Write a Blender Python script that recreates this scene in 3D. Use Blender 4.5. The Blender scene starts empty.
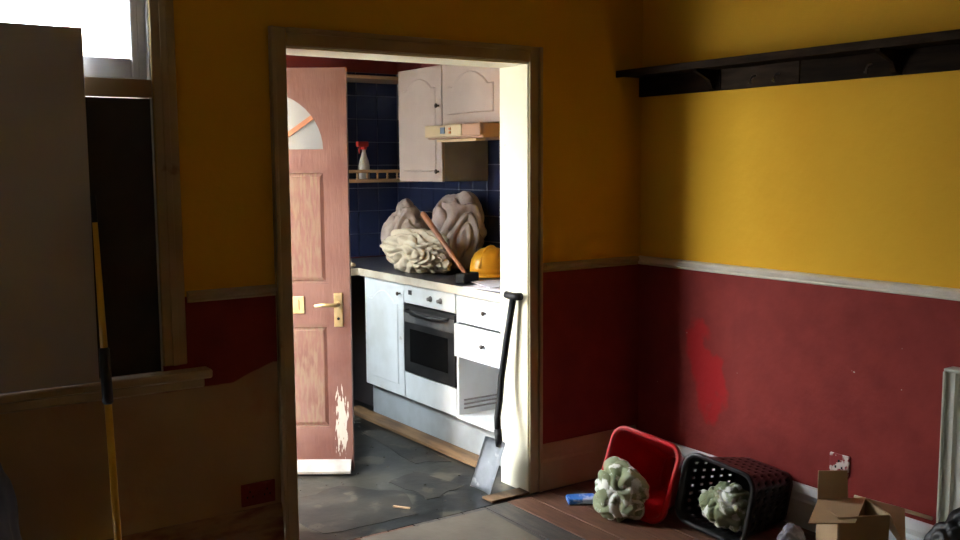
import bpy, bmesh, math, random
from mathutils import Vector, Matrix, noise
random.seed(7)
PI = math.pi
D = bpy.data
S = bpy.context.scene
COL = S.collection

# ------------------------------------------------------------------ camera
FPX, YAW, PITCH, ROLL, EYE = 970.0, math.radians(34.4), math.radians(6.2), math.radians(-0.35), 1.5
cam = D.cameras.new('camera'); cam.sensor_width = 36.0; cam.lens = FPX / 960 * 36.0
cam.clip_start = 0.05; cam.clip_end = 200
co = D.objects.new('camera', cam); COL.objects.link(co)
fw = Vector((math.sin(YAW) * math.cos(PITCH), math.cos(YAW) * math.cos(PITCH), -math.sin(PITCH)))
rt = Vector((math.cos(YAW), -math.sin(YAW), 0)); up = rt.cross(fw)
r2 = rt * math.cos(ROLL) + up * math.sin(ROLL); u2 = up * math.cos(ROLL) - rt * math.sin(ROLL)
m = Matrix((r2, u2, -fw)).transposed().to_4x4(); m.translation = (0, 0, EYE)
co.matrix_world = m
S.camera = co

# ------------------------------------------------------------------ light
w = D.worlds.new('overcast_sky'); S.world = w; w.use_nodes = True
bg = w.node_tree.nodes['Background']
bg.inputs[0].default_value = (0.86, 0.93, 1.0, 1); bg.inputs[1].default_value = 11.5
sl = D.lights.new('hazy_low_sun', 'SUN'); sl.energy = 32.0; sl.angle = math.radians(2.0); sl.color = (1.0, 0.93, 0.84)
so = D.objects.new('hazy_low_sun', sl); COL.objects.link(so)
so.rotation_euler = Vector((1.0, 0.01, -0.25)).to_track_quat('-Z', 'Y').to_euler()
def portal(name, loc, direction, sx, sy):
    l = D.lights.new(name, 'AREA'); l.shape = 'RECTANGLE'; l.size = sx; l.size_y = sy; l.cycles.is_portal = True
    o = D.objects.new(name, l); COL.objects.link(o); o.location = loc
    o.rotation_euler = Vector(direction).to_track_quat('-Z', 'Z').to_euler()
portal('portal_window', (0.42, 3.66, 1.53), (0, -1, 0), 1.14, 1.52)
portal('portal_kitchen_door', (1.22, 4.22, 1.0), (1, 0, 0), 0.80, 2.02)
portal('portal_added_window', (-0.92, 2.19, 2.09), (1, 0, 0), 1.80, 1.52)
portal('portal_kitchen_window', (1.22, 5.17, 1.50), (1, 0, 0), 0.86, 0.96)
vs = S.view_settings
vs.view_transform = 'Standard'; vs.look = 'None'; vs.gamma = 1.0; vs.use_curve_mapping = False; vs.exposure = 2.2

# ------------------------------------------------------------------ materials
def mat(name, c, rough=0.6, c2=None, nscale=6.0, lo=0.4, hi=0.65, metal=0.0, bump=0.0, bscale=40.0,
        stretch=(1, 1, 1), spec=0.4, detail=5.0, c3=None, n3=30.0, t3=0.62):
    mt = D.materials.new(name); mt.use_nodes = True
    nt = mt.node_tree; N = nt.nodes; L = nt.links; b = N['Principled BSDF']
    b.inputs['Roughness'].default_value = rough; b.inputs['Metallic'].default_value = metal
    b.inputs['Specular IOR Level'].default_value = spec
    b.inputs['Base Color'].default_value = (*c, 1)
    tc = N.new('ShaderNodeTexCoord'); mp = N.new('ShaderNodeMapping'); mp.inputs['Scale'].default_value = stretch
    L.new(tc.outputs['Object'], mp.inputs[0])
    last = None
    if c2 is not None:
        n = N.new('ShaderNodeTexNoise'); n.inputs['Scale'].default_value = nscale; n.inputs['Detail'].default_value = detail
        L.new(mp.outputs[0], n.inputs[0])
        r = N.new('ShaderNodeValToRGB'); r.color_ramp.elements[0].position = lo; r.color_ramp.elements[1].position = hi
        r.color_ramp.elements[0].color = (*c, 1); r.color_ramp.elements[1].color = (*c2, 1)
        L.new(n.outputs['Fac'], r.inputs[0]); last = r.outputs[0]
        if c3 is not None:
            n2 = N.new('ShaderNodeTexNoise'); n2.inputs['Scale'].default_value = n3; n2.inputs['Detail'].default_value = 6
            L.new(mp.outputs[0], n2.inputs[0])
            q = N.new('ShaderNodeMapRange'); q.inputs[1].default_value = t3; q.inputs[2].default_value = t3 + 0.06
            L.new(n2.outputs['Fac'], q.inputs[0])
            mx = N.new('ShaderNodeMix'); mx.data_type = 'RGBA'; L.new(q.outputs[0], mx.inputs[0])
            L.new(last, mx.inputs[6]); mx.inputs[7].default_value = (*c3, 1); last = mx.outputs[2]
        L.new(last, b.inputs['Base Color'])
    if bump:
        n = N.new('ShaderNodeTexNoise'); n.inputs['Scale'].default_value = bscale; n.inputs['Detail'].default_value = 4
        L.new(mp.outputs[0], n.inputs[0])
        bp = N.new('ShaderNodeBump'); bp.inputs['Strength'].default_value = bump; bp.inputs['Distance'].default_value = 0.01
        L.new(n.outputs['Fac'], bp.inputs['Height']); L.new(bp.outputs[0], b.inputs['Normal'])
    return mt

class NB:
    """tiny node-math builder for the painted walls"""
    def __init__(s, mt):
        s.nt = mt.node_tree; s.N = s.nt.nodes; s.L = s.nt.links
    def _in(s, sock, v):
        if isinstance(v, (int, float)): sock.default_value = v
        elif isinstance(v, tuple): sock.default_value = (*v, 1)
        else: s.L.new(v, sock)
    def math(s, op, a, b=0.0):
        n = s.N.new('ShaderNodeMath'); n.operation = op; s._in(n.inputs[0], a); s._in(n.inputs[1], b); return n.outputs[0]
    def mix(s, f, a, b):
        n = s.N.new('ShaderNodeMix'); n.data_type = 'RGBA'; s._in(n.inputs[0], f); s._in(n.inputs[6], a); s._in(n.inputs[7], b); return n.outputs[2]
    def noise(s, vec, sc, det=4.0):
        n = s.N.new('ShaderNodeTexNoise'); n.inputs['Scale'].default_value = sc; n.inputs['Detail'].default_value = det
        s.L.new(vec, n.inputs[0]); return n.outputs['Fac']
    def step(s, v, a, b):
        n = s.N.new('ShaderNodeMapRange'); s._in(n.inputs[0], v); n.inputs[1].default_value = a; n.inputs[2].default_value = b; return n.outputs[0]

YEL = (0.76, 0.44, 0.034); YEL2 = (0.71, 0.39, 0.026)
RED = (0.245, 0.036, 0.032); RED2 = (0.205, 0.029, 0.027)
PLAST = (0.46, 0.33, 0.20)
DADO_Z = 1.035
def wall_paint(name, plaster=False, blotch=False):
    mt = D.materials.new(name); mt.use_nodes = True
    k = NB(mt); b = k.N['Principled BSDF']; b.inputs['Roughness'].default_value = 0.7; b.inputs['Specular IOR Level'].default_value = 0.12
    tc = k.N.new('ShaderNodeTexCoord'); P = tc.outputs['Object']
    sp = k.N.new('ShaderNodeSeparateXYZ'); k.L.new(P, sp.inputs[0])
    X, Y, Z = sp.outputs
    n1 = k.noise(P, 2.2); n2 = k.noise(P, 9.0)
    yel = k.mix(k.step(n1, 0.35, 0.7), YEL, YEL2)
    red = k.mix(k.step(n2, 0.35, 0.7), RED, RED2)
    if blotch:   # a dab of fresher red paint on the right wall, with an irregular outline
        dy = k.math('DIVIDE', k.math('SUBTRACT', Y, 3.00), 0.115)
        ctr = k.math('SUBTRACT', 0.60, k.math('MULTIPLY', k.math('SUBTRACT', 3.05, Y), 0.9))
        dz = k.math('DIVIDE', k.math('SUBTRACT', Z, ctr), 0.20)
        dd = k.math('ADD', k.math('MULTIPLY', dy, dy), k.math('MULTIPLY', dz, dz))
        dd = k.math('ADD', dd, k.math('MULTIPLY', k.math('SUBTRACT', k.noise(P, 7.0, 6.0), 0.5), 4.5))
        red = k.mix(k.step(dd, 1.05, 0.55), red, (0.36, 0.016, 0.02))
        # chips of missing paint
        ch = k.noise(P, 30.0, 2.0)
        red = k.mix(k.step(ch, 0.765, 0.785), red, (0.5, 0.42, 0.36))
    top = k.step(Z, DADO_Z - 0.002, DADO_Z + 0.002)
    col = k.mix(top, red, yel)
    if plaster:  # paint scraped away to the bare plaster left of the doorway
        wob = k.math('MULTIPLY', k.math('SUBTRACT', k.noise(P, 5.0, 3.0), 0.5), 0.03)
        rise = k.math('MULTIPLY', k.step(X, 1.24, 1.40), 0.055)
        lim = k.math('ADD', k.math('ADD', 0.705, rise), wob)
        below = k.step(k.math('SUBTRACT', Z, lim), 0.003, -0.003)
        left = k.step(X, 1.56, 1.54)
        pl = k.mix(k.step(n1, 0.4, 0.65), PLAST, (0.40, 0.26, 0.15))
        pl = k.mix(k.step(k.noise(P, 4.0), 0.6, 0.75), pl, (0.42, 0.21, 0.13))
        col = k.mix(k.math('MULTIPLY', below, left), col, pl)
    k.L.new(col, b.inputs['Base Color'])
    bp = k.N.new('ShaderNodeBump'); bp.inputs['Strength'].default_value = 0.25; bp.inputs['Distance'].default_value = 0.01
    k.L.new(k.noise(P, 22.0), bp.inputs['Height']); k.L.new(bp.outputs[0], b.inputs['Normal'])
    return mt

M = {}
M['wall_back'] = wall_paint('paint_back', plaster=True)
M['wall_right'] = wall_paint('paint_right', blotch=True)
M['wall_plain'] = wall_paint('paint_plain')
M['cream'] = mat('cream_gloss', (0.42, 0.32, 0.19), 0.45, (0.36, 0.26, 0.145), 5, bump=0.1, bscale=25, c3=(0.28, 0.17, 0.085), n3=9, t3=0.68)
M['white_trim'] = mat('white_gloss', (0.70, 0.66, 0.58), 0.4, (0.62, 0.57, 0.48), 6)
M['weather'] = mat('grey_weather_bar', (0.27, 0.255, 0.235), 0.5, (0.20, 0.18, 0.16), 12)
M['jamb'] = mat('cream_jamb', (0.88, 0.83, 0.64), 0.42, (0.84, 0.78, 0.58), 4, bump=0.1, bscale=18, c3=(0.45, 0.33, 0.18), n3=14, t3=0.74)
M['window_white'] = mat('window_white', (0.72, 0.74, 0.76), 0.4, (0.58, 0.58, 0.58), 8)
M['ceiling'] = mat('ceiling_white', (0.52, 0.48, 0.40), 0.9)
M['sun_block'] = mat('sun_block_pale', (0.55, 0.54, 0.50), 0.9, (0.48, 0.46, 0.42), 3)
M['kitchen_red'] = mat('kitchen_red', (0.20, 0.028, 0.024), 0.6, (0.16, 0.02, 0.02), 5)
M['kitchen_pale'] = mat('kitchen_pale', (0.45, 0.36, 0.28), 0.7, (0.36, 0.27, 0.2), 3)
M['grout'] = mat('grout', (0.20, 0.22, 0.30), 0.8)
M['tile'] = mat('blue_tile', (0.020, 0.028, 0.075), 0.18, (0.026, 0.034, 0.09), 1.5, spec=0.5)
M['floor_k'] = mat('wet_floor', (0.0055, 0.006, 0.006), 0.33, (0.030, 0.027, 0.020), 1.9, 0.44, 0.66, bump=0.25, bscale=9, c3=(0.062, 0.053, 0.038), n3=4.5, t3=0.56, detail=8, spec=0.28)
M['lino'] = mat('torn_lino', (0.028, 0.025, 0.020), 0.42, (0.011, 0.011, 0.0105), 5, bump=0.2, bscale=14, spec=0.25, c3=(0.055, 0.047, 0.035), n3=9, t3=0.58)
M['board_floor'] = mat('brown_boards', (0.135, 0.062, 0.036), 0.55, (0.085, 0.038, 0.024), 7, stretch=(9, 1.0, 9), bump=0.2, bscale=20)
M['board_dark'] = mat('dark_boards', (0.045, 0.040, 0.038), 0.5, (0.08, 0.065, 0.055), 7, stretch=(6, 1.0, 6), bump=0.2)
M['hardboard'] = mat('hardboard', (0.15, 0.125, 0.095), 0.6, (0.11, 0.09, 0.068), 5, bump=0.15, c3=(0.06, 0.05, 0.04), n3=7, t3=0.62)
M['lean_board'] = mat('grey_board', (0.50, 0.48, 0.50), 0.8, (0.45, 0.42, 0.435), 3)
M['black_panel'] = mat('black_panel', (0.030, 0.024, 0.026), 0.7, (0.05, 0.04, 0.042), 4)
M['dark_wood'] = mat('dark_wood', (0.009, 0.005, 0.003), 0.7, (0.020, 0.012, 0.007), 5, stretch=(8, 1, 8), spec=0.06)
M['dark_wood2'] = mat('dark_wood_worn', (0.022, 0.013, 0.008), 0.7, (0.042, 0.028, 0.018), 6, stretch=(8, 1.5, 8), spec=0.06)
M['steel'] = mat('steel', (0.6, 0.6, 0.6), 0.3, metal=1.0)
M['brass'] = mat('brass', (0.58, 0.46, 0.26), 0.42, (0.45, 0.34, 0.17), 20, metal=0.9)
M['pink'] = None
M['unit_white'] = mat('unit_white', (0.72, 0.74, 0.75), 0.38, (0.62, 0.63, 0.62), 5, c3=(0.45, 0.42, 0.38), n3=10, t3=0.70)
M['plinth_grey'] = mat('plinth_grey', (0.40, 0.43, 0.45), 0.4, (0.30, 0.31, 0.31), 4)
M['unit_cream'] = mat('unit_cream', (0.54, 0.43, 0.38), 0.45, (0.48, 0.37, 0.32), 4)
M['carcass'] = mat('grey_carcass', (0.30, 0.28, 0.27), 0.6, (0.22, 0.20, 0.19), 4)
M['worktop'] = mat('dark_worktop', (0.035, 0.035, 0.045), 0.3, (0.07, 0.068, 0.075), 30)
M['worktop_edge'] = mat('worktop_edge', (0.62, 0.56, 0.46), 0.5, (0.48, 0.40, 0.30), 9)
M['knob'] = mat('pewter_knob', (0.09, 0.07, 0.06), 0.35, metal=0.8)
M['oven_black'] = mat('oven_black', (0.012, 0.012, 0.013), 0.35, (0.03, 0.028, 0.027), 9)
M['oven_glass'] = mat('oven_glass', (0.004, 0.004, 0.004), 0.25)
M['oven_grey'] = mat('oven_sooty', (0.06, 0.06, 0.062), 0.3, (0.14, 0.135, 0.13), 8)
M['hood'] = mat('hood_cream', (0.70, 0.55, 0.34), 0.4, (0.62, 0.46, 0.27), 4)
M['hood_brown'] = mat('hood_brown', (0.46, 0.27, 0.18), 0.5)
M['orange'] = mat('orange_button', (0.75, 0.22, 0.05), 0.4)
M['bluegrey'] = mat('bluegrey_button', (0.15, 0.20, 0.26), 0.4)
M['shelf_pine'] = mat('pine_shelf', (0.52, 0.34, 0.20), 0.5, (0.42, 0.26, 0.14), 6, stretch=(1, 6, 6))
M['cloth_cream'] = mat('cream_cloth', (0.62, 0.53, 0.40), 1.0, (0.48, 0.39, 0.29), 7, bump=0.2, bscale=60, spec=0.05)
M['cloth_pink'] = mat('greypink_cloth', (0.50, 0.40, 0.35), 1.0, (0.32, 0.25, 0.22), 7, bump=0.2, bscale=60, spec=0.05)
M['cloth_grey'] = mat('greybrown_cloth', (0.44, 0.35, 0.32), 1.0, (0.27, 0.21, 0.19), 7, bump=0.2, bscale=60, spec=0.05)
M['cloth_leaf'] = mat('leafy_cloth', (0.19, 0.215, 0.125), 1.0, (0.31, 0.34, 0.22), 9, 0.4, 0.6, spec=0.03, c3=(0.66, 0.67, 0.61), n3=17, t3=0.515, detail=2)
M['hat'] = mat('yellow_plastic', (0.85, 0.42, 0.03), 0.3, (0.75, 0.34, 0.02), 6)
M['handle_wood'] = mat('handle_wood', (0.42, 0.18, 0.09), 0.5, (0.30, 0.12, 0.06), 8)
M['iron'] = mat('black_iron', (0.008, 0.0085, 0.010), 0.5, (0.014, 0.014, 0.016), 14, spec=0.25)
M['rubber'] = mat('black_rubber', (0.012, 0.012, 0.013), 0.5)
M['paper'] = mat('paper', (0.72, 0.70, 0.74), 0.6, (0.55, 0.5, 0.58), 18)
M['galv'] = mat('galvanised', (0.46, 0.49, 0.54), 0.45, (0.32, 0.35, 0.39), 12, metal=0.2, c3=(0.62, 0.64, 0.66), n3=18, t3=0.6)
M['red_plastic'] = mat('red_plastic', (0.44, 0.012, 0.016), 0.32, (0.38, 0.010, 0.013), 5)
M['black_plastic'] = mat('black_plastic', (0.010, 0.010, 0.011), 0.28)
M['card'] = mat('cardboard', (0.50, 0.35, 0.20), 0.8, (0.43, 0.29, 0.16), 4)
M['rad'] = mat('radiator_white', (0.62, 0.63, 0.56), 0.4, (0.56, 0.56, 0.49), 6)
M['blue_pack'] = mat('blue_packet', (0.05, 0.20, 0.62), 0.3, (0.55, 0.62, 0.80), 18, 0.48, 0.56)
M['sack'] = mat('blue_black_sack', (0.022, 0.018, 0.045), 0.5, (0.035, 0.026, 0.06), 5)
M['bag_grey'] = mat('grey_bag', (0.26, 0.26, 0.30), 0.4, (0.19, 0.19, 0.23), 6)
M['bag_black'] = mat('black_bag', (0.010, 0.010, 0.011), 0.4)
M['yellow_pole'] = mat('yellow_pole', (0.70, 0.40, 0.03), 0.4)
M['plywood'] = mat('ply_plinth', (0.24, 0.14, 0.065), 0.6, (0.10, 0.055, 0.03), 4, stretch=(5, 1, 5))
M['red_socket'] = mat('red_socket', (0.20, 0.02, 0.02), 0.5, (0.14, 0.018, 0.018), 14)
M['socket_peel'] = mat('peeled_socket', (0.26, 0.02, 0.025), 0.5, (0.62, 0.55, 0.52), 26, 0.5, 0.54)
M['skirt_stained'] = mat('stained_skirting', (0.30, 0.19, 0.10), 0.6, (0.16, 0.05, 0.04), 8, stretch=(1, 1, 3))
M['skirt_beige'] = mat('beige_skirting', (0.42, 0.30, 0.18), 0.55, (0.36, 0.25, 0.14), 5)
M['skirt_white'] = mat('bluish_white_skirting', (0.62, 0.64, 0.66), 0.4, (0.55, 0.55, 0.55), 6)
M['white_plastic'] = mat('white_plastic', (0.72, 0.72, 0.70), 0.35)
M['red_trigger'] = mat('red_trigger', (0.62, 0.05, 0.04), 0.35)
M['pipe'] = mat('beige_pipe', (0.45, 0.34, 0.22), 0.5)
M['yard'] = mat('yard_concrete', (0.34, 0.33, 0.31), 0.9, (0.26, 0.25, 0.23), 2)
M['rubble'] = mat('rubble', (0.12, 0.11, 0.095), 0.9, (0.04, 0.035, 0.03), 40)

def glass_mat(name, tint, gl, rough):
    mt = D.materials.new(name); mt.use_nodes = True; nt = mt.node_tree; nt.nodes.clear()
    o = nt.nodes.new('ShaderNodeOutputMaterial'); mx = nt.nodes.new('ShaderNodeMixShader'); mx.inputs[0].default_value = gl
    t = nt.nodes.new('ShaderNodeBsdfTransparent'); t.inputs[0].default_value = (*tint, 1)
    g = nt.nodes.new('ShaderNodeBsdfGlossy'); g.inputs['Roughness'].default_value = rough
    nt.links.new(t.outputs[0], mx.inputs[1]); nt.links.new(g.outputs[0], mx.inputs[2]); nt.links.new(mx.outputs[0], o.inputs[0])
    return mt
M['fade_glass'] = glass_mat('sun_fade_pane', (0.10, 0.10, 0.098), 0.03, 0.3)
def grade_sun_fade():   # pane tint graded along its width, putting the wall's light falloff into the glass
    k = NB(M['fade_glass']); tc = k.N.new('ShaderNodeTexCoord'); sp = k.N.new('ShaderNodeSeparateXYZ'); k.L.new(tc.outputs['Object'], sp.inputs[0])
    k.L.new(k.mix(k.step(sp.outputs[1], 1.55, 2.75), (0.0145, 0.0142, 0.0136), (0.045, 0.0445, 0.0435)), next(n for n in k.N if n.type == 'BSDF_TRANSPARENT').inputs[0])
grade_sun_fade()
M['glass'] = glass_mat('clear_pane', (0.92, 0.95, 0.95), 0.06, 0.02)
def frosted():
    mt = D.materials.new('obscured_glass'); mt.use_nodes = True; nt = mt.node_tree; nt.nodes.clear()
    o = nt.nodes.new('ShaderNodeOutputMaterial')
    d = nt.nodes.new('ShaderNodeBsdfDiffuse'); d.inputs[0].default_value = (0.30, 0.32, 0.33, 1)
    t = nt.nodes.new('ShaderNodeBsdfTranslucent'); t.inputs[0].default_value = (0.30, 0.32, 0.33, 1)
    g = nt.nodes.new('ShaderNodeBsdfGlossy'); g.inputs['Roughness'].default_value = 0.25
    a = nt.nodes.new('ShaderNodeMixShader'); a.inputs[0].default_value = 0.35
    c = nt.nodes.new('ShaderNodeMixShader'); c.inputs[0].default_value = 0.12
    L = nt.links
    L.new(d.outputs[0], a.inputs[1]); L.new(t.outputs[0], a.inputs[2]); L.new(a.outputs[0], c.inputs[1]); L.new(g.outputs[0], c.inputs[2])
    L.new(c.outputs[0], o.inputs[0]); return mt
M['frosted'] = frosted()

def pink_door():   # weathered pink paint, worn to orange wood on the panels, a pale scuffed patch near the lower free edge
    mt = D.materials.new('pink_door_paint'); mt.use_nodes = True
    k = NB(mt); b = k.N['Principled BSDF']; b.inputs['Roughness'].default_value = 0.45
    tc = k.N.new('ShaderNodeTexCoord'); P = tc.outputs['Object']
    sp = k.N.new('ShaderNodeSeparateXYZ'); k.L.new(P, sp.inputs[0]); X, Y, Z = sp.outputs
    mp = k.N.new('ShaderNodeMapping'); mp.inputs['Scale'].default_value = (7, 7, 1.2); k.L.new(P, mp.inputs[0])
    g = k.noise(mp.outputs[0], 11.0, 8.0)
    col = k.mix(k.step(k.noise(P, 5.0), 0.4, 0.65), (0.160, 0.076, 0.059), (0.122, 0.048, 0.038))
    inp = k.math('MULTIPLY', k.step(X, 0.645, 0.625), k.math('ADD', k.math('MULTIPLY', k.step(Z, 0.21, 0.23), k.step(Z, 0.73, 0.71)), k.math('MULTIPLY', k.step(Z, 0.92, 0.94), k.step(Z, 1.47, 1.45))))
    wear = k.math('MULTIPLY', inp, k.step(g, 0.42, 0.62))
    col = k.mix(wear, col, (0.165, 0.105, 0.068))
    dx = k.math('DIVIDE', k.math('SUBTRACT', X, 0.715), 0.030); dz = k.math('DIVIDE', k.math('SUBTRACT', Z, 0.24), 0.15)
    dd = k.math('ADD', k.math('MULTIPLY', dx, dx), k.math('MULTIPLY', dz, dz))
    dd = k.math('ADD', dd, k.math('MULTIPLY', k.math('SUBTRACT', k.noise(mp.outputs[0], 14.0), 0.5), 5.5))
    col = k.mix(k.step(dd, 0.95, 0.75), col, (0.42, 0.39, 0.34))
    k.L.new(col, b.inputs['Base Color'])
    bp = k.N.new('ShaderNodeBump'); bp.inputs['Strength'].default_value = 0.3; bp.inputs['Distance'].default_value = 0.005
    k.L.new(g, bp.inputs['Height']); k.L.new(bp.outputs[0], b.inputs['Normal'])
    return mt
M['pink'] = pink_door()

# ------------------------------------------------------------------ helpers
def link(o, parent=None):
    COL.objects.link(o)
    if parent: o.parent = parent
    return o
def obj(name, bm, m, parent=None, smooth=False):
    me = D.meshes.new(name)
    bmesh.ops.recalc_face_normals(bm, faces=bm.faces[:])
    bm.to_mesh(me); bm.free()
    me.materials.append(M[m])
    if smooth:
        for p in me.polygons: p.use_smooth = True
    return link(D.objects.new(name, me), parent)
def tag(o, label=None, cat=None, group=None, kind=None):
    if label: o['label'] = label
    if cat: o['category'] = cat
    if group: o['group'] = group
    if kind: o['kind'] = kind
    return o
def thing(name, label, cat, loc=(0, 0, 0), rz=0.0, group=None, kind=None):
    o = D.objects.new(name, None); o.empty_display_size = 0.05; link(o)
    o.location = loc; o.rotation_euler = (0, 0, rz)
    return tag(o, label, cat, group, kind)
def bx(bm, x0, x1, y0, y1, z0, z1, bev=0.0):
    v = [bm.verts.new((x, y, z)) for z in (z0, z1) for y in (y0, y1) for x in (x0, x1)]
    F = [(0, 1, 3, 2), (4, 5, 7, 6), (0, 1, 5, 4), (2, 3, 7, 6), (0, 2, 6, 4), (1, 3, 7, 5)]
    fs = [bm.faces.new([v[i] for i in f]) for f in F]
    if bev:
        es = list({e for f in fs for e in f.edges})
        bmesh.ops.bevel(bm, geom=es, offset=bev, segments=2, affect='EDGES', profile=0.5)
    return bm
def box(name, m, parent, x0, x1, y0, y1, z0, z1, bev=0.0):
    return obj(name, bx(bmesh.new(), x0, x1, y0, y1, z0, z1, bev), m, parent)
def tube(bm, pts, rad, n=12, caps=True):
    pts = [Vector(p) for p in pts]
    rads = rad if isinstance(rad, (list, tuple)) else [rad] * len(pts)
    rings = []; ref = None
    for i, p in enumerate(pts):
        t = (pts[min(i + 1, len(pts) - 1)] - pts[max(i - 1, 0)]).normalized()
        if ref is None:
            ref = Vector((0, 0, 1)) if abs(t.z) < 0.9 else Vector((1, 0, 0))
        a = (ref - t * ref.dot(t)).normalized(); b = t.cross(a); ref = a
        rings.append([bm.verts.new(p + (a * math.cos(2 * PI * k / n) + b * math.sin(2 * PI * k / n)) * rads[i]) for k in range(n)])
    for r0, r1 in zip(rings, rings[1:]):
        for k in range(n): bm.faces.new((r0[k], r0[(k + 1) % n], r1[(k + 1) % n], r1[k]))
    if caps: bm.faces.new(rings[0]); bm.faces.new(rings[-1])
    return bm
def lathe(bm, prof, n=24, mtx=None, sx=1.0, sy=1.0):
    rings = []
    for r, z in prof:
        rings.append([bm.verts.new((r * sx * math.cos(2 * PI * k / n), r * sy * math.sin(2 * PI * k / n), z)) for k in range(n)])
    for r0, r1 in zip(rings, rings[1:]):
        for k in range(n): bm.faces.new((r0[k], r0[(k + 1) % n], r1[(k + 1) % n], r1[k]))
    bm.faces.new(rings[0]); bm.faces.new(rings[-1])
    if mtx is not None: bmesh.ops.transform(bm, matrix=mtx, verts=bm.verts[:])
    return bm
def prism(bm, pts, axis, a0, a1):
    """polygon pts extruded along axis ('x','y','z'); pts in the other two axes in order"""
    def P(p, a):
        return {'x': (a, p[0], p[1]), 'y': (p[0], a, p[1]), 'z': (p[0], p[1], a)}[axis]
    lo = [bm.verts.new(P(p, a0)) for p in pts]; hi = [bm.verts.new(P(p, a1)) for p in pts]
    bm.faces.new(lo); bm.faces.new(hi); n = len(pts)
    for i in range(n): bm.faces.new((lo[i], lo[(i + 1) % n], hi[(i + 1) % n], hi[i]))
    return bm
def lump(name, m, centre, rad, seed, parent=None, fold=0.18, freq=2.4, fine=0.05, floor=None, rot=0.0, sub=5, direction=(1, 0.3, 0.6), cross=0.8):
    """a crumpled bundle of cloth: ridged folds over a squashed sphere resting on its base"""
    bm = bmesh.new(); bmesh.ops.create_icosphere(bm, subdivisions=sub, radius=1.0)
    off = Vector((seed * 3.7, seed * 1.3, -seed * 2.1)); dv = Vector(direction).normalized(); dv2 = dv.cross(Vector((0.3, 0.5, -0.8))).normalized()
    cr, sr = math.cos(rot), math.sin(rot)
    base = -0.82 * rad[2]
    for v in bm.verts:
        p = v.co.normalized()
        warp = Vector((noise.noise(p * 1.4 + off), noise.noise(p * 1.4 + off * 2), noise.noise(p * 1.4 - off))) * 0.7
        q = (p + warp)
        big = noise.noise(p * 1.1 + off) * 0.28
        t1 = q.dot(dv) * freq + 2.2 * noise.noise(p * 1.3 + off)
        t2 = q.dot(dv2) * freq * 0.8 + 2.2 * noise.noise(p * 1.5 - off)
        m1 = 0.5 + 0.5 * noise.noise(p * 1.6 + off * 1.7)
        f1 = 1.0 - abs(math.sin(t1)) ** 0.75; f2 = 1.0 - abs(math.sin(t2)) ** 0.75
        r = 1.0 + big - fold * (f1 * (0.35 + m1) + cross * f2 * (1.1 - m1)) + fine * noise.noise(p * 7 + off)
        c = Vector((p.x * rad[0], p.y * rad[1], p.z * rad[2])) * r
        if c.z < base: c.z = base + (c.z - base) * 0.06
        v.co = Vector((c.x * cr - c.y * sr, c.x * sr + c.y * cr, c.z))
    zmin = min(v.co.z for v in bm.verts)
    dz = (floor - zmin) if floor is not None else centre[2]
    bmesh.ops.translate(bm, vec=(centre[0], centre[1], dz), verts=bm.verts[:])
    return obj(name, bm, m, parent, smooth=True)
def struct(o, label=None, cat=None): return tag(o, label, cat, kind='structure')

# ------------------------------------------------------------------ setting
YB, YK = 3.44, 3.64          # faces of the wall between the rooms
XR = 3.30                     # right wall, both rooms
XL, YF = -0.70, -1.40         # left and front wall of the dining room
XK, YE = 1.43, 5.80           # kitchen left wall, kitchen end wall
DX0, DX1, DZ = 1.462, 2.632, 1.955   # clear hole for the doorway
WX0, WX1, WZ0, WZ1 = -0.14, 0.985, 0.775, 2.27

bm = bmesh.new()
bx(bm, XL, WX0, YB, YK, 0, 3.0); bx(bm, WX0, WX1, YB, YK, 0, WZ0); bx(bm, WX0, WX1, YB, YK, WZ1, 3.0)
bx(bm, WX1, DX0, YB, YK, 0, 3.0); bx(bm, DX0, DX1, YB, YK, DZ, 3.0); bx(bm, DX1, XR, YB, YK, 0, 3.0)
struct(obj('wall_back', bm, 'wall_back'), 'yellow wall with red lower half and bare plaster below the window')
struct(box('wall_right', 'wall_right', None, XR, XR + 0.2, YF - 0.2, YB + 0.1, 0, 3.0), 'sunlit yellow wall with red lower half right of the corner')
bm = bmesh.new()
FY0, FY1, FZB, FZ = 1.30, 3.085, 1.34, 2.84   # added opening in the left wall, sized to shape the sun patch
bx(bm, XL - 0.2, XL, YF - 0.2, FY0, 0, 3.0); bx(bm, XL - 0.2, XL, FY1, YK, 0, 3.0); bx(bm, XL - 0.2, XL, FY0, FY1, FZ, 3.0); bx(bm, XL - 0.2, XL, FY0, FY1, 0, FZB)
struct(obj('wall_left', bm, 'wall_plain'))
struct(box('wall_front', 'wall_plain', None, XL, XR, YF - 0.2, YF, 0, 3.0))
struct(box('ceiling', 'ceiling', None, XL - 0.2, XR + 0.2, YF - 0.2, YK, 3.0, 3.1))
# kitchen shell
wkr = struct(box('wall_kitchen_right', 'kitchen_red', None, XR, XR + 0.2, YK - 0.1, YE + 0.2, 0, 2.45), 'dark red kitchen wall behind the worktop, lined with blue tiles')
wke = struct(box('wall_kitchen_end', 'kitchen_red', None, XK - 0.2, XR, YE, YE + 0.2, 0, 2.45), 'dark red kitchen end wall lined with dark blue tiles')
bm = bmesh.new(); KD0, KD1, KDZ = 3.80, 4.655, 2.03
bx(bm, XK - 0.2, XK, YK, KD0, 0, 2.45); KW0, KW1, KWZ0, KWZ1 = 4.75, 5.60, 1.02, 1.98   # kitchen window beyond the door
bx(bm, XK - 0.2, XK, KD1, KW0, 0, 2.45); bx(bm, XK - 0.2, XK, KW1, YE, 0, 2.45); bx(bm, XK - 0.2, XK, KW0, KW1, 0, KWZ0); bx(bm, XK - 0.2, XK, KW0, KW1, KWZ1, 2.45); bx(bm, XK - 0.2, XK, KD0, KD1, KDZ, 2.45)
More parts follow.
